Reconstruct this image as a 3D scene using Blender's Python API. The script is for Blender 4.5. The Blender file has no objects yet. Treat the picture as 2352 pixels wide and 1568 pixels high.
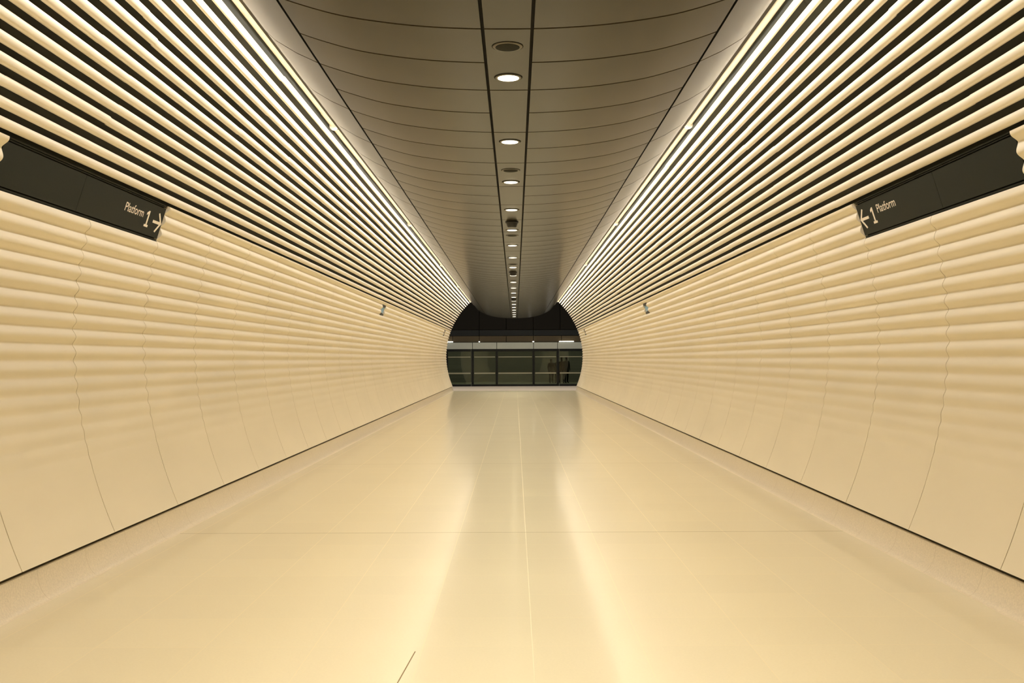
import bpy, bmesh, math, random
from mathutils import Vector
random.seed(4)
D = bpy.data
SC = bpy.context.scene
COL = SC.collection
rad = math.radians

# ------------------------------------------------------------------ helpers
def mat(name, col, rough=0.5, spec=0.5, metal=0.0, emit=None, estr=0.0):
    m = D.materials.new(name); m.use_nodes = True
    b = m.node_tree.nodes['Principled BSDF']
    b.inputs['Base Color'].default_value = (*col, 1)
    b.inputs['Roughness'].default_value = rough
    b.inputs['Specular IOR Level'].default_value = spec
    b.inputs['Metallic'].default_value = metal
    if emit:
        b.inputs['Emission Color'].default_value = (*emit, 1)
        b.inputs['Emission Strength'].default_value = estr
    return m

def mottle(m, col, amount, scale, detail=4.0, stretch=(1, 1, 1), bump=0.0, bscale=200.0):
    """slight procedural tone variation of the material itself"""
    nt = m.node_tree; b = nt.nodes['Principled BSDF']
    tc = nt.nodes.new('ShaderNodeTexCoord')
    mp = nt.nodes.new('ShaderNodeMapping'); mp.inputs['Scale'].default_value = stretch
    no = nt.nodes.new('ShaderNodeTexNoise')
    no.inputs['Scale'].default_value = scale; no.inputs['Detail'].default_value = detail
    rp = nt.nodes.new('ShaderNodeMapRange')
    rp.inputs['From Min'].default_value = 0.25; rp.inputs['From Max'].default_value = 0.75
    rp.inputs['To Min'].default_value = 1 - amount; rp.inputs['To Max'].default_value = 1 + amount * 0.4
    mx = nt.nodes.new('ShaderNodeMix'); mx.data_type = 'RGBA'; mx.blend_type = 'MULTIPLY'
    mx.inputs['Factor'].default_value = 1
    mx.inputs['A'].default_value = (*col, 1)
    L = nt.links.new
    L(tc.outputs['Object'], mp.inputs['Vector']); L(mp.outputs['Vector'], no.inputs['Vector'])
    L(no.outputs['Fac'], rp.inputs['Value']); L(rp.outputs['Result'], mx.inputs['B'])
    L(mx.outputs['Result'], b.inputs['Base Color'])
    if bump:
        n2 = nt.nodes.new('ShaderNodeTexNoise'); n2.inputs['Scale'].default_value = bscale
        bp = nt.nodes.new('ShaderNodeBump'); bp.inputs['Strength'].default_value = bump
        bp.inputs['Distance'].default_value = 0.002
        L(tc.outputs['Object'], n2.inputs['Vector']); L(n2.outputs['Fac'], bp.inputs['Height'])
        L(bp.outputs['Normal'], b.inputs['Normal'])
    return m

class MB:
    """collects verts and faces of ONE mesh"""
    def __init__(s): s.v = []; s.f = []; s.mi = []
    def add(s, verts, faces, mi=0):
        o = len(s.v); s.v += [tuple(p) for p in verts]
        for q in faces: s.f.append(tuple(o + i for i in q)); s.mi.append(mi)
    def box(s, c, d, mi=0, X=(1, 0, 0), Y=(0, 1, 0), Z=(0, 0, 1)):
        c = Vector(c); X, Y, Z = Vector(X), Vector(Y), Vector(Z)
        vs = [c + X * (a * d[0] / 2) + Y * (b * d[1] / 2) + Z * (e * d[2] / 2)
              for e in (-1, 1) for b in (-1, 1) for a in (-1, 1)]
        s.add(vs, [(0, 2, 3, 1), (4, 5, 7, 6), (0, 1, 5, 4), (2, 6, 7, 3), (0, 4, 6, 2), (1, 3, 7, 5)], mi)
    def prism(s, poly, o, X, Y, Z, t, mi=0):
        """poly (u,v) in the plane X,Y at o, thickness t along Z"""
        o, X, Y, Z = Vector(o), Vector(X), Vector(Y), Vector(Z)
        n = len(poly)
        a = [o + X * u + Y * v for u, v in poly]; b = [p + Z * t for p in a]
        s.add(a + b, [tuple(range(n))[::-1], tuple(range(n, 2 * n))] +
              [(i, (i + 1) % n, n + (i + 1) % n, n + i) for i in range(n)], mi)
    def lathe(s, prof, c, A=(0, 0, 1), n=40, mi=0, cap=True):
        """prof: list of (radius, height along A)"""
        c, A = Vector(c), Vector(A).normalized()
        U = A.orthogonal().normalized(); W = A.cross(U)
        vs = []
        for r, h in prof:
            for i in range(n):
                t = 2 * math.pi * i / n
                vs.append(c + A * h + (U * math.cos(t) + W * math.sin(t)) * r)
        fs = []
        for k in range(len(prof) - 1):
            for i in range(n):
                j = (i + 1) % n
                fs.append((k * n + i, k * n + j, (k + 1) * n + j, (k + 1) * n + i))
        if cap:
            fs.append(tuple(range(n))[::-1]); m_ = (len(prof) - 1) * n
            fs.append(tuple(range(m_, m_ + n)))
        s.add(vs, fs, mi)
    def build(s, name, mats, parent=None, smooth=True, ang=35, origin=None):
        me = D.meshes.new(name)
        ov = Vector(origin) if origin else Vector((0, 0, 0))
        me.from_pydata([tuple(Vector(p) - ov) for p in s.v], [], s.f)
        if not isinstance(mats, (list, tuple)): mats = [mats]
        for m in mats: me.materials.append(m)
        me.polygons.foreach_set('material_index', s.mi)
        bm = bmesh.new(); bm.from_mesh(me)
        bmesh.ops.recalc_face_normals(bm, faces=bm.faces)
        bm.to_mesh(me); bm.free()
        if smooth:
            me.polygons.foreach_set('use_smooth', [True] * len(me.polygons))
            me.set_sharp_from_angle(angle=rad(ang))
        o = D.objects.new(name, me); COL.objects.link(o)
        o.location = ov
        if parent:
            o.parent = parent; o.matrix_parent_inverse = parent.matrix_basis.inverted()
        return o

def tag(o, label=None, cat=None, group=None, kind=None):
    if label: o['label'] = label
    if cat: o['category'] = cat
    if group: o['group'] = group
    if kind: o['kind'] = kind
    return o
def empty(name, loc):
    o = D.objects.new(name, None); COL.objects.link(o); o.location = loc
    o.empty_display_size = 0.1
    o.matrix_basis  # evaluated from loc
    return o

# ------------------------------------------------------------------ geometry of the bore (metres)
H = 1.575                 # eye height
AX = -0.04                # axis of the passage
R, CX, CZ = 3.717, 0.307, H + 0.122    # crest circle of each side wall
Y0, Y1 = -10.0, 50.0      # passage from behind the camera to the platform
PHI_BASE, PHI_TOP = -23.23, 20.62
PITCH = 1.93
def P(phi, r, sd):
    a = rad(phi); return (AX + sd * (r * math.cos(a) - CX), CZ + r * math.sin(a))
def nrm(phi, sd):         # pointing into the passage
    a = rad(phi); return (-sd * math.cos(a), -math.sin(a))

# ------------------------------------------------------------------ materials
CREAM = (0.86, 0.76, 0.565)
M_panel = mottle(mat('cream_concrete', CREAM, 0.55, 0.35), CREAM, 0.05, 1.6, stretch=(1, .35, 1), bump=0.10, bscale=240)
BAT = (0.84, 0.745, 0.57)
M_batten = mottle(mat('cream_batten', BAT, 0.5, 0.35), BAT, 0.05, 8, stretch=(1, .15, 1))
SK = (0.80, 0.69, 0.51)
M_skirt = mottle(mat('speckled_terrazzo', SK, 0.35, 0.4), SK, 0.15, 80, 6)
M_back = mottle(mat('dark_backing', (0.042, 0.045, 0.031), 0.6, 0.3), (0.042, 0.045, 0.031), 0.15, 6)
M_gap = mat('shadow_gap', (0.020, 0.018, 0.012), 0.8, 0.1)
CEI = (0.011, 0.009, 0.004)
M_ceil = mottle(mat('bronze_ceiling_metal', CEI, 0.22, 0.18), CEI, 0.04, 3)
M_ceil.node_tree.nodes['Principled BSDF'].inputs['Specular Tint'].default_value = (1, .93, .62, 1)
M_sign = mottle(mat('sign_charcoal', (0.018, 0.021, 0.0155), 0.5, 0.12), (0.018, 0.021, 0.0155), 0.08, 60)
M_letter = mat('sign_letter_cream', (0.88, 0.78, 0.62), 0.5, 0.3)
M_white = mat('white_plastic', (0.85, 0.80, 0.72), 0.4, 0.4)
M_ring = mat('trim_ring_bronze', (0.085, 0.072, 0.044), 0.35, 0.4)
M_black = mat('black_plastic', (0.018, 0.018, 0.014), 0.45, 0.4)
M_grille = mottle(mat('speaker_grille', (0.03, 0.03, 0.022), 0.9, 0.1), (0.03, 0.03, 0.022), 0.3, 300)
LAMP = (1.0, 0.86, 0.62)
M_lens = mat('downlight_lens', (0.9, 0.9, 0.85), 0.4, 0.3, emit=LAMP, estr=4.0)
M_led = mat('cove_diffuser', (0.9, 0.9, 0.85), 0.4, 0.3, emit=(1.0, 0.86, 0.66), estr=6.0)
M_alu = mat('cove_housing', (0.10, 0.085, 0.065), 0.5, 0.4)
M_grey = mottle(mat('grey_fascia', (0.46, 0.49, 0.43), 0.35, 0.5, 0.1), (0.46, 0.49, 0.43), 0.06, 3)
M_dkgrey = mat('dark_frame', (0.006, 0.008, 0.008), 0.35, 0.3)
M_brown = mat('dark_bulkhead', (0.008, 0.0065, 0.004), 0.6, 0.12)
M_rim = mat('pale_metal_rail', (0.36, 0.34, 0.23), 0.4, 0.5)
M_plat = mottle(mat('platform_paving', (0.72, 0.62, 0.50), 0.7, 0.1), (0.72, 0.62, 0.50), 0.05, 8)
M_lamp2 = mat('platform_lamp_diffuser', (0.9, 0.9, 0.9), 0.4, 0.3, emit=(1, .95, .85), estr=5.0)
M_track = mottle(mat('track_wall_render', (0.056, 0.055, 0.045), 0.8, 0.1), (0.056, 0.055, 0.045), 0.25, 2, stretch=(.15, 1, 6))
M_screen = mat('pale_blue_panel', (0.30, 0.52, 0.70), 0.25, 0.5)

# floor: polished 600 mm tiles, thin grout lines, a wide joint every ten rows
def floor_mat():
    m = mat('polished_floor_tile', (0.79, 0.70, 0.485), 0.2, 0.4)
    nt = m.node_tree; N = nt.nodes.new; L = nt.links.new
    b = nt.nodes['Principled BSDF']
    g = N('ShaderNodeNewGeometry'); sx = N('ShaderNodeSeparateXYZ'); L(g.outputs['Position'], sx.inputs[0])
    def mth(op, a, c=None, **k):
        n = N('ShaderNodeMath'); n.operation = op
        for i, q in enumerate((a, c)):
            if q is None: continue
            if isinstance(q, (int, float)): n.inputs[i].default_value = q
            else: L(q, n.inputs[i])
        return n.outputs[0]
    def line(c, off, per, w):
        t = mth('DIVIDE', mth('SUBTRACT', c, off), per)
        fr = mth('ABSOLUTE', mth('SUBTRACT', mth('FRACT', mth('ADD', t, 0.5)), 0.5))
        return mth('LESS_THAN', mth('MULTIPLY', fr, per), w / 2)
    lx = line(sx.outputs['X'], 0.088, 0.6, 0.0042)
    ly = line(sx.outputs['Y'], 9.07, 0.6, 0.004)
    lj = line(sx.outputs['Y'], 9.07, 6.0, 0.011)
    grout = mth('MAXIMUM', lx, ly)
    # tone of each tile
    cx = mth('FLOOR', mth('DIVIDE', mth('SUBTRACT', sx.outputs['X'], 0.088), 0.6))
    cy = mth('FLOOR', mth('DIVIDE', mth('SUBTRACT', sx.outputs['Y'], 9.07), 0.6))
    cv = N('ShaderNodeCombineXYZ'); L(cx, cv.inputs[0]); L(cy, cv.inputs[1])
    wn = N('ShaderNodeTexWhiteNoise'); L(cv.outputs[0], wn.inputs['Vector'])
    no = N('ShaderNodeTexNoise'); no.inputs['Scale'].default_value = 70; no.inputs['Detail'].default_value = 6
    L(g.outputs['Position'], no.inputs['Vector'])
    tone = mth('ADD', mth('MULTIPLY', wn.outputs['Value'], 0.03), mth('MULTIPLY', no.outputs['Fac'], 0.10))
    tone = mth('ADD', tone, 0.92)
    mx = N('ShaderNodeMix'); mx.data_type = 'RGBA'; mx.blend_type = 'MULTIPLY'; mx.inputs['Factor'].default_value = 1
    mx.inputs['A'].default_value = (0.79, 0.70, 0.485, 1); L(tone, mx.inputs['B'])
    m2 = N('ShaderNodeMix'); m2.data_type = 'RGBA'; L(mth('MULTIPLY', grout, 0.35), m2.inputs['Factor'])
    L(mx.outputs['Result'], m2.inputs['A']); m2.inputs['B'].default_value = (0.66, 0.56, 0.38, 1)
    m3 = N('ShaderNodeMix'); m3.data_type = 'RGBA'; L(lj, m3.inputs['Factor'])
    L(m2.outputs['Result'], m3.inputs['A']); m3.inputs['B'].default_value = (0.24, 0.18, 0.09, 1)
    L(m3.outputs['Result'], b.inputs['Base Color'])
    rr = mth('ADD', mth('MULTIPLY', mth('MAXIMUM', grout, lj), 0.30), 0.28)
    L(rr, b.inputs['Roughness'])
    L(mth('MULTIPLY', mth('SUBTRACT', 1.0, mth('MAXIMUM', grout, lj)), 0.55), b.inputs['Coat Weight']); b.inputs['Coat Roughness'].default_value = 0.115
    return m
M_floor = floor_mat()

def glass_mat():
    m = D.materials.new('tinted_screen_glass'); m.use_nodes = True
    nt = m.node_tree; nt.nodes.clear(); N = nt.nodes.new; L = nt.links.new
    o = N('ShaderNodeOutputMaterial'); t = N('ShaderNodeBsdfTransparent'); g = N('ShaderNodeBsdfGlossy')
    fr = N('ShaderNodeFresnel'); fr.inputs['IOR'].default_value = 1.45
    t.inputs['Color'].default_value = (0.72, 0.76, 0.68, 1); g.inputs['Roughness'].default_value = 0.02
    g.inputs['Color'].default_value = (0.85, 0.9, 0.85, 1)
    x = N('ShaderNodeMixShader'); L(fr.outputs[0], x.inputs[0]); L(t.outputs[0], x.inputs[1]); L(g.outputs[0], x.inputs[2])
    L(x.outputs[0], o.inputs['Surface'])
    return m
M_glass = glass_mat()

# ------------------------------------------------------------------ floor
b = MB()
XF = 3.02
b.box((AX, (Y0 + Y1) / 2, -0.05), (2 * XF, Y1 - Y0, 0.1))
fl = b.build('floor', M_floor, smooth=False); tag(fl, kind='structure')
b = MB()
# one sealed movement joint that stops in the foreground, slightly askew to the tile grid
b.prism([(-0.590, 4.75), (-0.584, 4.75), (-0.5435, 5.376), (-0.5495, 5.376)], (0, 0, 0), (1, 0, 0), (0, 1, 0), (0, 0, 1), 0.0012)
tag(b.build('floor_joint_seal', mat('joint_sealant', (0.26, 0.19, 0.10), 0.6, 0.2), smooth=False),
    'thin brown sealant line in the foreground floor tiles, stopping short', 'sealant joint')

# ------------------------------------------------------------------ coved skirting
def skirting(side, sd):
    bx, bz = P(PHI_BASE, R, sd)
    zt = bz - 0.030
    xt = bx + sd * 0.012
    x0 = AX + sd * XF
    b = MB()
    # concave cove from floor edge up to the shadow gap
    prof = []
    n = 12
    for i in range(n + 1):
        t = i / n * math.pi / 2
        prof.append((x0 + (xt - x0) * math.sin(t) ** 1.15, zt * (1 - math.cos(t))))
    prof += [(xt + sd * 0.05, zt), (xt + sd * 0.05, -0.1), (x0, -0.1)]
    ys = [Y0]; k = 0
    y = -9.6
    while y < Y1 - .3:
        ys += [y, y + 0.004]; y += 0.735
    ys.append(Y1)
    m = len(prof)
    vs = [(x, yy, z) for yy in ys for x, z in prof]
    for k in range(len(ys) - 1):
        joint = (ys[k + 1] - ys[k]) < 0.01
        fs = [(k * m + i, k * m + (i + 1) % m, (k + 1) * m + (i + 1) % m, (k + 1) * m + i) for i in range(m)]
        b.f += fs; b.mi += [1 if joint else 0] * len(fs)
    b.v = vs
    b.f += [tuple(range(m)), tuple(range((len(ys) - 1) * m, len(ys) * m))]; b.mi += [0, 0]
    o = b.build('baseboard_' + side, [M_skirt, mat('skirting_joint', (0.62, 0.52, 0.37), 0.7, 0.1)])
    tag(o, kind='structure')
    # dark recess line between skirting and wall
    g = MB()
    g.box((xt + sd * 0.05, (Y0 + Y1) / 2, bz - 0.015), (0.05, Y1 - Y0, 0.05))
    tag(g.build('trim_1' if sd < 0 else 'trim_2', mat('olive_gap', (0.055, 0.046, 0.025), 0.7, 0.1), smooth=False), kind='structure')
skirting('left', -1); skirting('right', 1)

# ------------------------------------------------------------------ side walls: rippled panels
def view_amp(phi):        # ripple dies out towards the floor
    if phi > 1.0: return 1.0
    t = min(1, (1.0 - phi) / 17.5)
    return (1 - t) ** 1.25
def r_of(phi):
    u = (20.35 - phi) / PITCH
    h = 0.5 * (1 - math.cos(2 * math.pi * u)) / 2 + 0.5 * (1 - abs(math.cos(math.pi * u)) ** 1.15)
    return R + 0.031 * view_amp(phi) * h
TH = 0.085
def phis(a, b_, step=PITCH / 14):
    n = max(2, int(math.ceil((b_ - a) / step)))
    return [a + (b_ - a) * i / n for i in range(n + 1)]
def slab(b, sd, pa, pb, ya, yb, rows=None):
    ph = phis(pa, pb)
    n = len(ph)
    F = [P(p, r_of(p), sd) for p in ph]; B = [P(p, R + TH, sd) for p in ph]
    vs = [(x, ya, z) for x, z in F] + [(x, yb, z) for x, z in F] + [(x, ya, z) for x, z in B] + [(x, yb, z) for x, z in B]
    fs = []
    for i in range(n - 1):
        fs += [(i, i + 1, n + i + 1, n + i), (2 * n + i, 2 * n + i + 1, i + 1, i),
               (n + i, n + i + 1, 3 * n + i + 1, 3 * n + i), (3 * n + i, 3 * n + i + 1, 2 * n + i + 1, 2 * n + i)]
    fs += [(0, n, 3 * n, 2 * n), (n - 1, 2 * n - 1, 4 * n - 1, 3 * n - 1)]
    b.add(vs, fs)
PHI_SB, PHI_ST = 15.30, 20.45         # band of the recessed signs and displays
GAP = 0.009
SIGN_Y = {-1: (6.35, 9.29), 1: (6.31, 9.265)}
DISP_Y = {-1: (24.85, 46.3), 1: (24.45, 45.9)}
DISP_L = 0.62
def wall(side, sd):
    w = empty('wall_' + side, (P(0, R, sd)[0], 0, 0)); tag(w, kind='structure')
    first = {-1: 6.35, 1: 6.31}[sd]
    pitch = {-1: 1.470, 1: 1.4775}[sd]
    js = [Y0] + [first + pitch * k for k in range(-3, 60) if first + pitch * k < Y1 - 0.4] + [Y1]
    for a, c in zip(js[:-1], js[1:]):
        ya, yb = a + GAP / 2, c - GAP / 2
        mid = (a + c) / 2
        b = MB()
        if SIGN_Y[sd][0] < mid < SIGN_Y[sd][1]:
            slab(b, sd, PHI_BASE, PHI_SB, ya, yb)
        else:
            cut = [d for d in DISP_Y[sd] if ya < d + DISP_L / 2 and yb > d - DISP_L / 2]
            if cut:
                lo, hi = cut[0] - DISP_L / 2, cut[0] + DISP_L / 2
                slab(b, sd, PHI_BASE, PHI_SB, ya, yb)
                slab(b, sd, 19.45, PHI_TOP, ya, yb)
                if lo > ya: slab(b, sd, PHI_SB, 19.45, ya, lo)
                if hi < yb: slab(b, sd, PHI_SB, 19.45, hi, yb)
            else:
                slab(b, sd, PHI_BASE, PHI_TOP, ya, yb)
        b.build('wall_panel', M_panel, w, ang=50)
    # dark backing behind panel joints and battens
    b = MB()
    ph = []
    seams = [23.4, 28.7, 34.0, 39.2, 44.5, 49.6]
    prof = []
    for p in phis(PHI_BASE, 62.0, 1.0):
        s_ = [q for q in seams if abs(q - p) < 0.5]
        if s_:
            q = s_[0]
            prof += [(q - .09, .0), (q - .089, .03), (q + .089, .03), (q + .09, .0)]
        else: prof.append((p, 0))
    prof.sort()
    rb = lambda p: R + (0.09 if p < PHI_TOP - .2 else 0.115)
    F = [P(p, rb(p) + e, sd) for p, e in prof]; B = [P(p, R + 0.25, sd) for p, e in prof]
    n = len(F)
    ysb = [Y0 + i * (Y1 - Y0) / 20 for i in range(21)]
    for k in range(20):
        ya, yb = ysb[k], ysb[k + 1]
        fs = [(i, i + 1, n + i + 1, n + i) for i in range(n - 1)]
        b.add([(x, ya, z) for x, z in F] + [(x, yb - (0.008 if k % 2 else 0), z) for x, z in F], fs)
    b.add([(x, Y0, z) for x, z in B] + [(x, Y1, z) for x, z in B], [(i, i + 1, n + i + 1, n + i) for i in range(n - 1)])
    b.add([(x, Y1, z) for x, z in F] + [(x, Y1, z) for x, z in B], [(i, i + 1, n + i + 1, n + i) for i in range(n - 1)])
    b.build('backing_panel', M_back, w, smooth=False)
wall('left', -1); wall('right', 1)

# ------------------------------------------------------------------ battens: sixteen half-round rails each side
ORD = ['topmost', 'second', 'third', 'fourth', 'fifth', 'sixth', 'seventh', 'eighth']
TOP = {}
def batten(sd, k):
    phi = 47.95 - 1.755 * k
    wdt = 0.069 - 0.010 * max(0, 1 - k / 8)
    side = 'left' if sd < 0 else 'right'
    # half-round nose on a short web
    loc = []
    n = 14
    loc.append((-wdt * 0.36, -0.050)); loc.append((-wdt * 0.40, -0.018))
    for i in range(n + 1):
        t = math.pi * i / n
        c, s_ = math.cos(t), math.sin(t)
        loc.append((-wdt / 2 * (abs(c) ** 0.9) * (1 if c > 0 else -1), 0.036 * (s_ ** 0.85) - 0.010))
    loc.append((wdt * 0.40, -0.018)); loc.append((wdt * 0.36, -0.050))
    m = len(loc)
    rnd = random.Random(100 * k + (7 if sd > 0 else 0))
    y = Y0; st = []
    dr = dt = 0.0
    seg = rnd.uniform(2.0, 4.4)
    while y < Y1:
        dr, dt = rnd.uniform(-.004, .003), rnd.uniform(-.0035, .0035)
        e = min(Y1, y + seg)
        if Y1 - e < 1.0: e = Y1
        st += [(y + 0.012 if st else y, dr, dt), (e, dr, dt)]
        y = e; seg = 4.41
    b = MB()
    px, pz = P(phi, R, sd); nx, nz = nrm(phi, sd)
    tx, tz = -nz * sd * -1, nx * sd * -1
    if tz < 0: tx, tz = -tx, -tz
    vs = []
    for yy, dr, dt in st:
        for u, v in loc:
            a, c = u + dt, v - 0.026 + dr
            vs.append((px + tx * a + nx * c, yy, pz + tz * a + nz * c))
    b.v = vs
    for q in range(len(st) - 1):
        b.f += [(q * m + i, q * m + (i + 1) % m, (q + 1) * m + (i + 1) % m, (q + 1) * m + i) for i in range(m)]
    b.f += [tuple(range(m)), tuple(range((len(st) - 1) * m, len(st) * m))]
    b.mi = [0] * len(b.f)
    o = b.build('batten', M_batten, ang=60)
    if k == 0: TOP[sd] = o
    if k == 0: lab = f'topmost cream half-round batten on the {side} wall, next to the ceiling light'
    elif k < 8: lab = f'{ORD[k]} cream half-round batten from the ceiling on the {side} wall'
    elif k == 15: lab = f'lowest cream half-round batten on the {side} wall, just above the sign'
    else:
        j = 15 - k
        lab = f'{ORD[j]} cream half-round batten up from the sign on the {side} wall'
    tag(o, lab, 'batten', f'half-round battens along the {side} wall')
for sd in (-1, 1):
    for k in range(16): batten(sd, k)


# ------------------------------------------------------------------ ceiling: bowed bronze panels
CP = [(0, 94.3), (14, 94.45), (28, 95.2), (40, 96.6), (50, 98.3), (60, 101.0), (68.3, 103.8), (76, 107.3), (83.5, 111.8), (87.0, 115.2), (89.2, 118.2), (90.3, 121.5), (90.6, 126), (90.4, 133), (89.6, 141)]
CP = [((x - min(1.7, x / 16)) / 45.74, H + (z + 0.0038 * x) / 45.74) for x, z in CP]
def ceil_z(x):            # by arc position along the polyline, smoothed with Catmull-Rom in x (inner part)
    x = abs(x)
    for i in range(len(CP) - 1):
        if CP[i][0] <= x <= CP[i + 1][0]:
            p1, p2 = CP[i], CP[i + 1]
            p0 = CP[i - 1] if i > 0 else (-CP[1][0], CP[1][1])
            p3 = CP[i + 2] if i + 2 < len(CP) else CP[-1]
            m1 = (p2[1] - p0[1]) / (p2[0] - p0[0]); m2 = (p3[1] - p1[1]) / max(1e-6, (p3[0] - p1[0]))
            h = p2[0] - p1[0]; t = (x - p1[0]) / h
            return ((2*t**3 - 3*t**2 + 1) * p1[1] + (t**3 - 2*t*t + t) * h * m1 + (-2*t**3 + 3*t*t) * p2[1] + (t**3 - t*t) * h * m2)
    return CP[-1][1]
STRIP = (-0.157, 0.154)   # service strip edges, from the axis
XSPLIT = 66.6 / 45.74
def ceiling():
    W = 0.011
    # cross stations: (x, z, region, in_slot) ; region 0 side panel, 1 service strip
    xs = []
    def seg(a, c, n, reg):
        return [(a + (c - a) * i / n, reg) for i in range(n + 1)]
    parts = []
    edge = [(p[0], p[1]) for p in CP if p[0] > XSPLIT + 0.03]
    inner = []
    L_ = [(-x, z, 2, 0) for x, z in reversed(edge)]
    Rr = [(x, z, 2, 0) for x, z in edge]
    rows = L_
    def flat(a, c, n, reg):
        return [(a + (c - a) * i / n, ceil_z(a + (c - a) * i / n), reg, 0) for i in range(n + 1)]
    def slot(c, w):
        return [(c - w, ceil_z(c) + .03, 0, 1), (c + w, ceil_z(c) + .03, 0, 1)]
    rows = L_ + [(-XSPLIT - W, ceil_z(XSPLIT + W), 2, 0)] + slot(-XSPLIT, W - .001)
    rows += flat(-XSPLIT + W, STRIP[0] - W, 22, 0) + slot(STRIP[0], W - .001)
    rows += flat(STRIP[0] + W, STRIP[1] - W, 4, 1) + slot(STRIP[1], W - .001)
    rows += flat(STRIP[1] + W, XSPLIT - W, 22, 0) + slot(XSPLIT, W - .001)
    rows += [(XSPLIT + W, ceil_z(XSPLIT + W), 2, 0)] + Rr
    # along the passage
    ys = []
    k0 = 6.215; pit = 0.708; g = 0.012
    k = -23
    NS = 6
    while True:
        s_ = k0 + pit * k
        if s_ + pit > Y1: break
        for i in range(NS + 1):
            u = i / NS
            ys.append((s_ + g + (pit - 2 * g) * u, 0, u, k))
        ys.append((s_ + pit - g + 0.001, 1, 0, k)); ys.append((s_ + pit + g - 0.001, 1, 0, k))
        k += 1
    for i in range(NS + 1):
        ys.append((s_ + g + (Y1 - s_ - g) * i / NS, 0, i / NS, k))
    b = MB()
    m = len(rows)
    for yy, gr, u, kk in ys:
        for x, z, reg, sl in rows:
            odd = reg and gr and (kk + 1) % 2
            dz = 0
            if gr and not odd and not sl: dz = 0.012
            elif not gr and reg == 0 and not sl: dz = -0.0022 * (1 - (2 * u - 1) ** 2)
            b.v.append((AX + x, yy, z + dz))
    for q in range(len(ys) - 1):
        ga = ys[q][1] or ys[q + 1][1]
        for i in range(m - 1):
            sl = rows[i][3] or rows[i + 1][3]
            reg = max(rows[i][2], rows[i + 1][2]) if 2 in (rows[i][2], rows[i + 1][2]) else rows[i][2]
            kk = ys[q][3] if ys[q][1] else ys[q + 1][3]
            dark = sl or (ga and not (reg and (kk + 1) % 2))
            b.f.append((q * m + i, q * m + i + 1, (q + 1) * m + i + 1, (q + 1) * m + i)); b.mi.append((1 if sl else 2) if dark else 0)
    o = b.build('ceiling', [M_ceil, M_gap, mat('ceiling_seam', (0.055, 0.042, 0.020), 0.7, 0.1)], ang=25)
    tag(o, kind='structure')
ceiling()
# fascia closing the ceiling void at the platform end
b = MB()
pts = [(x, z + .01) for x, z in CP]
poly = [(AX - x, z) for x, z in reversed(pts)] + [(AX + x, z) for x, z in pts[1:]] + [(AX + 2.0, 5.2), (AX - 2.0, 5.2)]
b.prism(poly, (0, Y1, 0), (1, 0, 0), (0, 0, 1), (0, 1, 0), 0.02)
tag(b.build('trim_3', M_brown, smooth=False), kind='structure')

# ------------------------------------------------------------------ cove lights in the slot between ceiling and battens
COVE_COL = (1.0, 0.975, 1.0)
P_DOWN, P_UP = 360, 2600
def cove(sd):
    side = 'left' if sd < 0 else 'right'
    th = rad(52.84); RL = 3.42
    cx, cz = AX + sd * (RL * math.cos(th) + AX), H + RL * math.sin(th)
    dx, dz = sd * math.cos(th), math.sin(th)     # outward
    tx, tz = -sd * math.sin(th), math.cos(th)    # up-in
    e = empty('cove_light', (cx, Y0, cz))
    tag(e, f'long slim linear light in the slot between the ceiling and the {side} wall battens', 'light', 'linear cove lights')
    b = MB()
    b.box((cx, (Y0 + Y1) / 2, cz), (0.025, Y1 - Y0, 0.004), X=(tx, 0, tz), Z=(dx, 0, dz))
    b.build('housing', M_alu, e, smooth=False)
    b = MB()
    ym, Lc = (Y0 + Y1) / 2, Y1 - Y0
    b.box((cx + dx * 0.06, ym, cz + dz * 0.06), (0.003, Lc, 0.07), X=(tx, 0, tz), Z=(dx, 0, dz))
    b.box((cx + dx * 0.040 - tx * .006, ym, cz + dz * 0.040 - tz * .006), (0.011, Lc, 0.004), X=(tx, 0, tz), Z=(dx, 0, dz))
    b.build('diffuser', M_led, e, smooth=False)
    def strip(name, off, toff, n_, w_, p, sp=180):
        l = D.lights.new(name, 'AREA'); l.shape = 'RECTANGLE'; l.size = w_; l.size_y = Lc; l.energy = p; l.color = COVE_COL; l.spread = rad(sp)
        o = D.objects.new(name, l); COL.objects.link(o)
        o.location = (cx + dx * off + tx * toff, ym, cz + dz * off + tz * toff)
        zax = -Vector(n_).normalized(); yax = Vector((0, 1, 0)); xax = yax.cross(zax).normalized()
        from mathutils import Matrix
        o.rotation_euler = Matrix((xax, yax, zax)).transposed().to_euler()
        o.parent = e; o.matrix_parent_inverse = e.matrix_basis.inverted()
    strip('led_strip_down', 0.048, -0.005, (sd * 0.82, 0, -0.57), 0.014, P_DOWN, 150)
    strip('led_strip_up', 0.06, 0.003, (tx, 0, tz), 0.06, P_UP)
    y = 9.4
    while y < 49:
        b = MB(); b.box((cx + dx * 0.19, y, cz + dz * 0.19), (0.018, 0.03, 0.12), X=(tx, 0, tz), Z=(dx, 0, dz))
        b.build('bracket', M_black, e, smooth=False)
        y += 2.9
cove(-1); cove(1)

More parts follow.
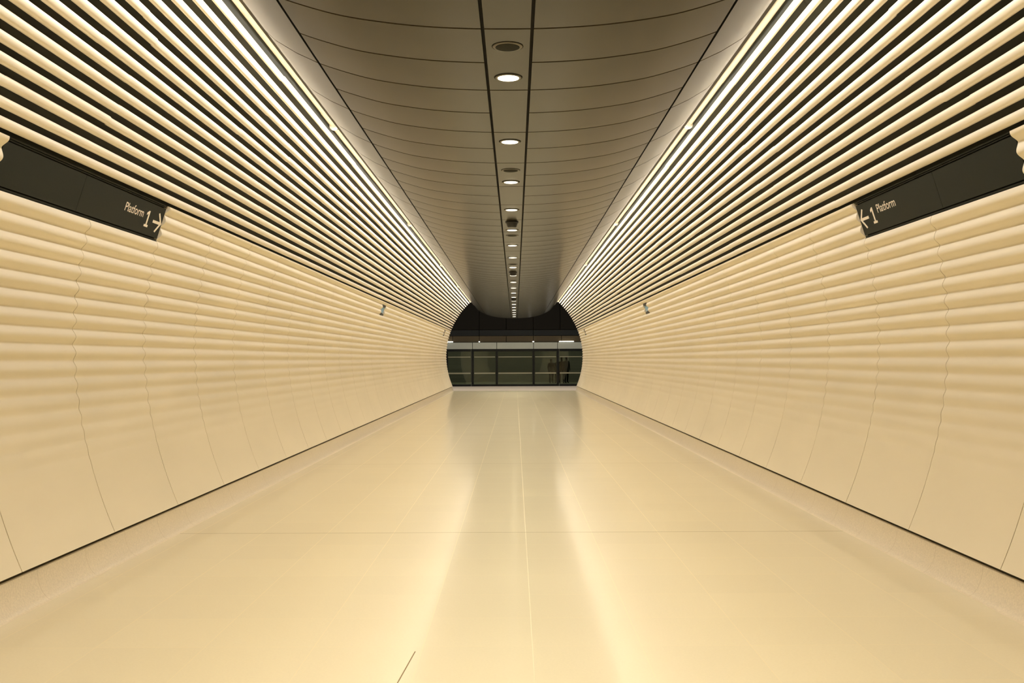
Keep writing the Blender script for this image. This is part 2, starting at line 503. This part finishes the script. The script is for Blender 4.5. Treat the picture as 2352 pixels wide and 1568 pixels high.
# ------------------------------------------------------------------ white collars clamped on the topmost battens
def collar(sd, y):
    phi = 47.95
    bt = TOP[sd]
    px, pz = P(phi, R - 0.004, sd); nx, nz = nrm(phi, sd)
    b = MB(); c = (px, y, pz)
    b.lathe([(0.030, -.040), (0.036, -.034), (0.036, -.024), (0.050, -.018), (0.056, -.006), (0.056, .010), (0.050, .020), (0.036, .026), (0.033, .034)], c, (0, 1, 0), 24)
    e = b.build('collar', M_white, bt, ang=30); e['label'] = 'white clamped collar'
    b = MB()
    tx, tz = (-nz, nx)
    if tz < 0: tx, tz = -tx, -tz
    b.lathe([(0.004, 0), (0.004, .055), (0.009, .055), (0.009, .068), (.004, .072)], (px + tx * .035 + nx * .01, y - .03, pz + tz * .035 + nz * .01), (tx, -.5, tz), 12)
    b.build('stud', M_white, e)
    b = MB()
    b.box((px + nx * .05 + tx * .01, y + .022, pz + nz * .05 + tz * .01), (0.03, 0.012, 0.016), X=(tx, 0, tz), Z=(nx, 0, nz))
    b.build('clip', M_ring, e, smooth=False)
for sd in (-1, 1):
    for y in (12.25, 21.1, 30.2, 39.0, 49.3): collar(sd, y)

# ------------------------------------------------------------------ ceiling fittings in the service strip
CZC = H + 94.3 / 45.74
XC = AX - 0.003
PLACE = ['nearest the camera', 'second from the camera', 'third from the camera', 'fourth from the camera', 'fifth from the camera', 'sixth from the camera', 'seventh from the camera', 'eighth from the camera',
         'ninth from the camera', 'tenth from the camera', 'tenth from the far end', 'ninth from the far end', 'eighth from the far end', 'seventh from the far end', 'sixth from the far end', 'fifth from the far end', 'fourth from the far end', 'third from the far end', 'second from the far end', 'last at the far end']
P_SPOT = 27
def downlight(y, lab):
    e = empty('downlight', (XC, y, CZC))
    tag(e, lab, 'light', 'downlights along the ceiling strip')
    b = MB(); b.lathe([(.104, 0.002), (.104, -.0015), (.090, -.0015), (.090, .002)], (XC, y, CZC), n=40); b.build('shadow_ring', M_gap, e)
    b = MB(); b.lathe([(.093, -.001), (.095, -.004), (.092, -.007), (.080, -.008), (.077, -.006)], (XC, y, CZC), n=40, cap=False); b.build('trim_ring', M_ring, e)
    b = MB(); b.lathe([(.078, -.004), (.077, -.009), (.066, -.0115), (.04, -.0125), (.005, -.013)], (XC, y, CZC), n=40); b.build('lens', M_lens, e)
    l = D.lights.new('downlight_beam', 'AREA'); l.shape = 'DISK'; l.size = 0.14; l.energy = P_SPOT; l.spread = rad(115); l.color = (1, .92, .77)
    o = D.objects.new('downlight_beam', l); COL.objects.link(o); o.location = (XC, y, CZC - .016)
    o.parent = e; o.matrix_parent_inverse = e.matrix_basis.inverted()
for n in range(-6, 20):
    y = 7.28 + 2.144 * n
    if n >= 0:
        lab = 'round lit ceiling downlight, ' + PLACE[n] + ' in the strip'
    else: lab = 'round lit ceiling downlight overhead, behind the frame edge'
    downlight(y, lab)
def speaker(y, lab):
    e = empty('ceiling_speaker', (XC, y, CZC)); tag(e, lab, 'speaker', 'round speakers in the ceiling strip')
    b = MB(); b.lathe([(.104, .002), (.104, -.0015), (.092, -.0015), (.092, .002)], (XC, y, CZC), n=40); b.build('shadow_ring', M_gap, e)
    b = MB(); b.lathe([(.095, 0), (.098, -.003), (.094, -.006), (.080, -.007)], (XC, y, CZC), n=40, cap=False); b.build('trim_ring', M_ring, e)
    b = MB(); b.lathe([(.080, -.006), (.079, -.009), (.06, -.012), (.02, -.014), (.003, -.014)], (XC, y, CZC), n=40); b.build('grille', M_grille, e)
SP = ['nearest the camera', 'second from the camera, before a downlight', 'third from the camera, just past the first camera housing', 'fourth from the camera', 'farthest from the camera']
for i, inv in enumerate((1.3928, 2.304, 3.516, 4.58, 5.52)):
    speaker(inv * 4.711, 'round dark grey ceiling speaker grille, ' + SP[i])
def cctv(y, lab):
    e = empty('ceiling_camera', (XC, y, CZC)); tag(e, lab, 'camera', 'camera housings under the ceiling strip')
    b = MB(); b.lathe([(.098, .002), (.100, -.004), (.100, -.014), (.094, -.018)], (XC, y, CZC), n=32); b.build('mounting_plate', M_black, e)
    b = MB(); b.lathe([(.088, -.016), (.084, -.030), (.070, -.072), (.060, -.082), (.02, -.085)], (XC, y, CZC), n=32); b.build('housing', M_black, e)
for inv, w in ((3.175, 'nearest of the three'), (5.0, 'middle one of the three'), (7.19, 'farthest of the three')):
    cctv(inv * 4.711, f'black tapered camera housing hanging under the ceiling strip, {w}')

# ------------------------------------------------------------------ recessed signs
def text_mesh(txt, height, width):
    cu = D.curves.new('t', 'FONT'); cu.body = txt; cu.extrude = 0.0; cu.offset = 0.004; cu.resolution_u = 6
    o = D.objects.new('t', cu); COL.objects.link(o)
    dg = bpy.context.evaluated_depsgraph_get(); dg.update()
    me = D.meshes.new_from_object(o.evaluated_get(dg))
    vs = [v.co.copy() for v in me.vertices]; fs = [tuple(p.vertices) for p in me.polygons]
    D.objects.remove(o); D.curves.remove(cu)
    xs = [v.x for v in vs]; y1 = max(v.y for v in vs)
    x0, x1 = min(xs), max(xs)
    return [((v.x - x0) / (x1 - x0) * width, v.y / y1 * height) for v in vs], fs
def sign(sd):
    side = 'left' if sd < 0 else 'right'
    ya, yb = SIGN_Y[sd]
    ax_, az = P(PHI_SB, R + .030, sd); bx_, bz = P(PHI_ST, R + .030, sd)
    ex, ez = bx_ - ax_, bz - az; Ls = math.hypot(ex, ez); ex /= Ls; ez /= Ls
    nx, nz = nrm((PHI_SB + PHI_ST) / 2, sd)
    V = (ex, 0, ez); Nn = (nx, 0, nz); Yv = (0, 1, 0)
    A = Vector((ax_, 0, az))
    def pt(y, v, n=0): return A + Vector(V) * v + Vector((0, y, 0)) + Vector(Nn) * n
    e = empty('platform_sign', pt((ya + yb) / 2, 0))
    ar = 'right' if sd < 0 else 'left'
    tag(e, f'long charcoal sign recessed in the {side} wall, reading Platform 1 with an arrow pointing {ar}', 'sign', 'platform direction signs')
    ym = 7.57
    for a, c in ((ya + .004, ym - .002), (ym + .002, yb - .004)):
        b = MB(); b.box(pt((a + c) / 2, Ls / 2 + .004, -.008), (c - a, Ls - .050, .016), X=Yv, Y=V, Z=Nn)
        b.build('face_panel', M_sign, e, smooth=False)
    L = yb - ya
    for v0, v1, d, nm in ((-.010, .003, .004, 'lower_lip'), (.0065, .019, -.004, 'lower_bead'), (Ls - .012, Ls - .004, -.004, 'upper_bead'), (Ls + .001, Ls + .012, .002, 'upper_lip')):
        b = MB(); b.box(pt((ya + yb) / 2, (v0 + v1) / 2, d - .02), (L, v1 - v0, .04), X=Yv, Y=V, Z=Nn)
        b.build(nm, M_sign, e, smooth=False)
    b = MB(); b.box(pt((ya + yb) / 2, Ls / 2, -.036), (L, Ls + .02, .018), X=Yv, Y=V, Z=Nn)
    b.build('back_box', M_gap, e, smooth=False)
    s = 1 if sd < 0 else -1        # reading direction along +y on the left wall, -y on the right
    U = (0, s, 0)
    T = 0.0022
    # lettering (flat raised vinyl)
    tv, tf = text_mesh('Platform', 0.075, 0.415)
    b = MB()
    p0 = (8.402, .170) if sd < 0 else (8.800, .181)
    o = pt(p0[0], p0[1], .0012)
    b.add([o + Vector(U) * u + Vector(V) * v for u, v in tv], tf)
    lt = b.build('lettering', M_letter, e, smooth=False); lt['label'] = 'cream word Platform'
    y1 = 8.934 if sd < 0 else 8.912
    v0 = .097 if sd < 0 else .101
    b = MB()
    one = [(-.044, 0), (.044, 0), (.044, .021), (.014, .021), (.014, .148), (-.004, .148), (-.044, .128), (-.044, .106), (-.012, .120), (-.012, .021), (-.044, .021)]
    b.prism(one, pt(y1, v0), U, V, Nn, T)
    b.build('numeral', M_letter, e, smooth=False)['label'] = 'cream numeral 1'
    # arrow towards the platform (+y)
    b = MB()
    t0 = 9.276 if sd < 0 else 9.247
    c = .168 if sd < 0 else .176
    w = .013; hx, hv = .098, .092
    k = .026
    arrow = [(0, 0), (-hx, hv), (-hx - k * .25, hv - .002), (-hx - k * .9, hv - .008), (-k - .022, w), (-.212, w), (-.212, -w), (-k - .022, -w), (-hx - k * .9, -hv + .008), (-hx - k * .25, -hv + .002), (-hx, -hv)]
    b.prism(arrow, pt(t0, c), (0, 1, 0), V, Nn, T)
    b.build('arrow', M_letter, e, smooth=False)['label'] = 'cream arrow'
sign(-1); sign(1)

# ------------------------------------------------------------------ small recessed wall displays
def display(sd, y, far):
    side = 'left' if sd < 0 else 'right'
    p0, p1 = PHI_SB, 19.45
    ax_, az = P(p0, R + .045, sd); bx_, bz = P(p1, R + .045, sd)
    ex, ez = bx_ - ax_, bz - az; Ls = math.hypot(ex, ez); ex /= Ls; ez /= Ls
    nx, nz = nrm((p0 + p1) / 2, sd)
    A = Vector((ax_, y, az)); V = Vector((ex, 0, ez)); Nn = Vector((nx, 0, nz)); Yv = Vector((0, 1, 0))
    e = empty('wall_display', A)
    tag(e, (f'tiny dark recessed display on the {side} wall at the far end of the passage' if far else f'small pale blue recessed display on the {side} wall halfway down the passage'), 'display', 'recessed wall displays')
    b = MB(); b.box(A + V * (Ls / 2) - Nn * .016, (DISP_L - .01, Ls - .004, .02), X=Yv, Y=V, Z=Nn); b.build('back_box', M_black, e, smooth=False)
    for nm, v0, v1 in (('lower_frame', .0, .05), ('upper_frame', Ls - .06, Ls)):
        b = MB(); b.box(A + V * ((v0 + v1) / 2) + Nn * .010, (DISP_L - .012, v1 - v0 - .004, .03), X=Yv, Y=V, Z=Nn); b.build(nm, M_black, e, smooth=False)
    b = MB(); b.box(A + V * (Ls / 2) + Nn * .002, (DISP_L - .06, Ls - .13, .012), X=Yv, Y=V, Z=Nn); b.build('screen', M_screen if not far else M_dkgrey, e, smooth=False)
for sd in (-1, 1):
    for i, y in enumerate(DISP_Y[sd]): display(sd, y, i == 1)

# ------------------------------------------------------------------ platform at the far end
YS = 57.2                               # line of the platform screens
b = MB(); b.box((0, (Y1 + YS) / 2 + .2, -.05), (26, YS - Y1 + .4, .1))
tag(b.build('platform_floor', M_plat, smooth=False), kind='structure')
pz = lambda y: H + (825 - y) / 2287 * YS
pxx = lambda x: (x - 1183.5) / 2287 * YS
# end walls flanking the passage mouth, and platform ceiling
b = MB(); b.box((0, (Y1 + YS) / 2, 6.6), (26, YS - Y1 + 2, .1)); tag(b.build('trim_4', M_brown, smooth=False), kind='structure')
# bulkhead above the screens, in steps
def wallstrip(name, y0, y1, ya, m, seams, depth=.3):
    za, zb = pz(y1), pz(y0)
    b = MB()
    xs = [-13] + [pxx(s_) for s_ in seams] + [13]
    for a, c in zip(xs[:-1], xs[1:]):
        b.box(((a + c) / 2, ya + depth / 2, (za + zb) / 2), (c - a - .03, depth, zb - za - .02))
    b.box((0, ya + depth + .02, (za + zb) / 2), (26, .04, zb - za), 1)
    return b
e = empty('bulkhead', (0, YS, 2.4)); tag(e, kind='structure')
wallstrip('a', 560, 757, YS + .02, M_brown, (1101, 1163, 1225, 1287)).build('bulkhead_panel', [M_brown, M_gap], e, smooth=False)
wallstrip('b', 757, 771, YS + .06, M_brown, (1101, 1225)).build('service_band', [mat('blue_black_band', (.008, .010, .010), .5, .3), M_gap], e, smooth=False)
wallstrip('c', 771, 785, YS + .02, M_brown, (1040, 1101, 1163, 1225, 1290)).build('soffit_band', [mat('brown_soffit', (.07, .052, .026), .5, .3), M_gap], e, smooth=False)
# platform lamps on top of the fascia
lamps = ((1020, 1041, 'short bright lamp strip above the grey fascia at its left end'), (1284, 1318, 'long bright lamp strip above the grey fascia at its right end'), (1099.5, 1102.5, 'tiny bright lamp above the grey fascia, left of centre'), (1223, 1227, 'tiny bright lamp above the grey fascia, right of centre'))
for x0, x1, lab in lamps:
    a, c = pxx(x0), pxx(x1)
    e2 = empty('platform_lamp', ((a + c) / 2, YS - .06, pz(785))); tag(e2, lab, 'light', 'lamps above the platform fascia')
    b = MB(); b.box(((a + c) / 2, YS - .05, pz(785.2)), (c - a, .06, .03)); b.build('housing', M_grey, e2, smooth=False)
    b = MB(); b.box(((a + c) / 2, YS - .085, pz(784.3)), (c - a - .01, .03, .035)); b.build('diffuser', M_lamp2, e2, smooth=False)
# header fascia panels
bays = [1024, 1085.6, 1141, 1225.5, 1280.8, 1343]
POS = ['leftmost', 'second from the left', 'wide middle', 'second from the right', 'rightmost']
for i in range(5):
    a, c = pxx(bays[i]), pxx(bays[i + 1])
    b = MB(); b.box(((a + c) / 2, YS - .03, (pz(786.3) + pz(801)) / 2), (c - a - .035, .10, pz(786.3) - pz(801)))
    tag(b.build('fascia_panel', M_grey, smooth=False, origin=((a + c) / 2, YS - .03, pz(801))), f'{POS[i]} grey metal fascia panel above the glass platform screen', 'fascia panel', 'grey fascia panels above the screens')
# glass screens: one thing per bay
for i in range(5):
    a, c = pxx(bays[i]), pxx(bays[i + 1])
    m_ = (a + c) / 2
    zt, zb = pz(801), .03
    e2 = empty('platform_screen', (m_, YS, 0)); tag(e2, f'{POS[i]} bay of the dark glass platform screen', 'glass screen', 'glass platform screen bays')
    w = .065
    lw = w if i else w * 2
    rw = w if i < 4 else w * 2
    b = MB(); b.box((a + lw / 2, YS, (zt + zb) / 2), (lw, .14, zt - zb)); b.build('mullion', M_dkgrey, e2, smooth=False)
    b = MB(); b.box((c - rw / 2, YS, (zt + zb) / 2), (rw, .14, zt - zb)); b.build('mullion', M_dkgrey, e2, smooth=False)
    b = MB(); b.box((m_, YS, zt - .07), (c - a - lw - rw, .12, .14)); b.build('top_rail', M_dkgrey, e2, smooth=False)
    b = MB(); b.box((m_, YS, zb + .06), (c - a - lw - rw, .12, .12)); b.build('bottom_rail', M_dkgrey, e2, smooth=False)
    b = MB(); b.box((m_, YS, (zb + zt - .02) / 2), (c - a - lw - rw, .014, zt - zb - .26)); b.build('glass_pane', M_glass, e2, smooth=False)
    for yy, hh in ((819.3, .045), (856.6, .075)):
        z = pz(yy)
        b = MB(); b.box((m_, YS - .016, z), (c - a - lw - rw - .05, .016, hh)); b.build('glazing_strip', M_rim, e2, smooth=False)
b = MB(); b.box((0, YS - .02, .015), (26, .22, .03))
tag(b.build('trim_5', mat('bright_threshold', (.85, .80, .72), .35, .5), smooth=False), kind='structure')
# space beyond the glass
b = MB(); b.box((0, 63.6, -.05), (26, 12.4, .1)); tag(b.build('trackside_floor', mat('track_floor', (.05, .05, .035), .8, .1), smooth=False), kind='structure')
b = MB(); b.box((0, 69.0, 2.4), (26, .2, 5.0))
tag(b.build('wall_end', M_track, smooth=False), kind='structure')
b = MB(); b.box((0, 63.5, 3.4), (26, 12, .1)); tag(b.build('trim_6', M_brown, smooth=False), kind='structure')

# people standing beyond the glass, dim in the dark
M_cloth = [mat('dark_clothes_%d' % i, c, .9, .05) for i, c in enumerate(((.010, .010, .010), (.013, .011, .010), (.009, .010, .012), (.012, .011, .008)))]
M_hair = mat('dark_hair', (.006, .005, .004), .7, .2)
def person(x, y, h, turn, mi, lab, stride=.09):
    s = h / 1.75
    J = {'pel': (0, 0, .95), 'wai': (0, 0, 1.08), 'che': (0, .01, 1.30), 'nec': (0, .01, 1.46), 'he0': (0, .0, 1.54), 'he1': (0, -.01, 1.63), 'he2': (0, .0, 1.715),
         'shl': (-.17, .01, 1.40), 'ell': (-.235, .03, 1.13), 'wrl': (-.22, -.05, .89), 'hal': (-.215, -.075, .80), 'shr': (.17, .01, 1.40), 'elr': (.235, .03, 1.13), 'wrr': (.22, -.05, .89), 'har': (.215, -.075, .80),
         'hil': (-.095, 0, .90), 'knl': (-.11, -.02 - stride / 3, .50), 'anl': (-.115, .02 - stride / 2, .09), 'tol': (-.13, -.13 - stride / 2, .035), 'hir': (.095, 0, .90), 'knr': (.11, -.01 + stride / 3, .50), 'anr': (.115, .03 + stride / 2, .09), 'tor': (.13, -.12 + stride / 2, .035)}
    Rr = {'pel': (.165, .12), 'wai': (.145, .11), 'che': (.175, .12), 'nec': (.058, .058), 'he0': (.065, .075), 'he1': (.078, .095), 'he2': (.055, .07), 'sh': (.072, .07), 'el': (.05, .05), 'wr': (.034, .03), 'ha': (.04, .025), 'hi': (.098, .10), 'kn': (.066, .07), 'an': (.044, .05), 'to': (.045, .035)}
    ed = ['pel-wai', 'wai-che', 'che-nec', 'nec-he0', 'he0-he1', 'he1-he2', 'che-shl', 'shl-ell', 'ell-wrl', 'wrl-hal', 'che-shr', 'shr-elr', 'elr-wrr', 'wrr-har', 'pel-hil', 'hil-knl', 'knl-anl', 'anl-tol', 'pel-hir', 'hir-knr', 'knr-anr', 'anr-tor']
    nm = list(J); ix = {n: i for i, n in enumerate(nm)}
    me = D.meshes.new('person')
    me.from_pydata([tuple(c * s for c in J[n]) for n in nm], [tuple(ix[q] for q in e_.split('-')) for e_ in ed], [])
    o = D.objects.new('person', me); COL.objects.link(o)
    o.modifiers.new('Skin', 'SKIN'); sub = o.modifiers.new('Sub', 'SUBSURF'); sub.levels = sub.render_levels = 2
    sv = me.skin_vertices[0].data
    for n in nm:
        r = Rr.get(n) or Rr[n[:2]]
        sv[ix[n]].radius = (r[0] * s, r[1] * s)
    sv[ix['pel']].use_root = True
    me.materials.append(M_cloth[mi])
    o.location = (x, y, 0.002); o.rotation_euler = (0, 0, turn)
    tag(o, lab, 'person', 'people standing beyond the glass')
    hb = MB(); hb.lathe([(.001, .10), (.05, .092), (.078, .06), (.086, .01), (.080, -.04), (.06, -.055)], (0, .018 * s, 1.665 * s), n=20, cap=False)
    ho = hb.build('hair', M_hair); ho.parent = o
    return o
def px_at(xp, d): return (xp - 1183.5) / 2287 * d
person(px_at(1266, 65), 65.0, 1.60, .3, 0, 'dim silhouette of a person behind the glass, leftmost of the four, standing apart')
person(px_at(1280.5, 65.4), 65.4, 1.66, -.4, 1, 'dim silhouette of a person behind the glass, second from the left, beside the mullion', .04)
person(px_at(1290, 64.6), 64.6, 1.70, .1, 2, 'dim silhouette of a broad person behind the glass, third from the left', .05)
person(px_at(1301, 65.2), 65.2, 1.76, .5, 3, 'dim silhouette of a tall person behind the glass, rightmost of the four', .10)

# closing wall behind the camera
b = MB(); b.box((AX, Y0 - .1, 2.4), (8, .2, 5.2)); tag(b.build('wall_back', mat('back_wall', (.35, .29, .19), .6, .3), smooth=False), kind='structure')

# ------------------------------------------------------------------ light beyond the passage: platform lamps, plus an added fill over the track side
def area(name, loc, rot, sx, sy, p, col):
    l = D.lights.new(name, 'AREA'); l.shape = 'RECTANGLE'; l.size = sx; l.size_y = sy; l.energy = p; l.color = col
    o = D.objects.new(name, l); COL.objects.link(o); o.location = loc; o.rotation_euler = rot
    return o
area('platform_ceiling_light', (0, 53.0, 6.3), (0, 0, 0), 18, 1.0, 360, (1, .93, .84))
area('trackside_fill', (0, 66.5, 3.2), (0, 0, 0), 20, .5, 520, (1, .95, .75))  # added fill without a fitting, lifts the back wall behind the figures

w = D.worlds.new('World'); SC.world = w; w.use_nodes = True
w.node_tree.nodes['Background'].inputs['Color'].default_value = (0, 0, 0, 1)

# ------------------------------------------------------------------ camera
cam = D.cameras.new('Camera'); co = D.objects.new('Camera', cam); COL.objects.link(co)
cam.sensor_width = 36; cam.lens = 2287 / 2352 * 36
cam.shift_x = -(1183.5 - 1176) / 2352
cam.shift_y = (825 - 784) / 2352
co.location = (0, 0, H); co.rotation_euler = (rad(90), rad(0.22), 0)
cam.clip_start = 0.05; cam.clip_end = 200
SC.camera = co
SC.view_settings.view_transform = 'Standard'; SC.view_settings.look = 'None'
SC.view_settings.gamma = 1; SC.view_settings.use_curve_mapping = False
SC.view_settings.exposure = 0.34
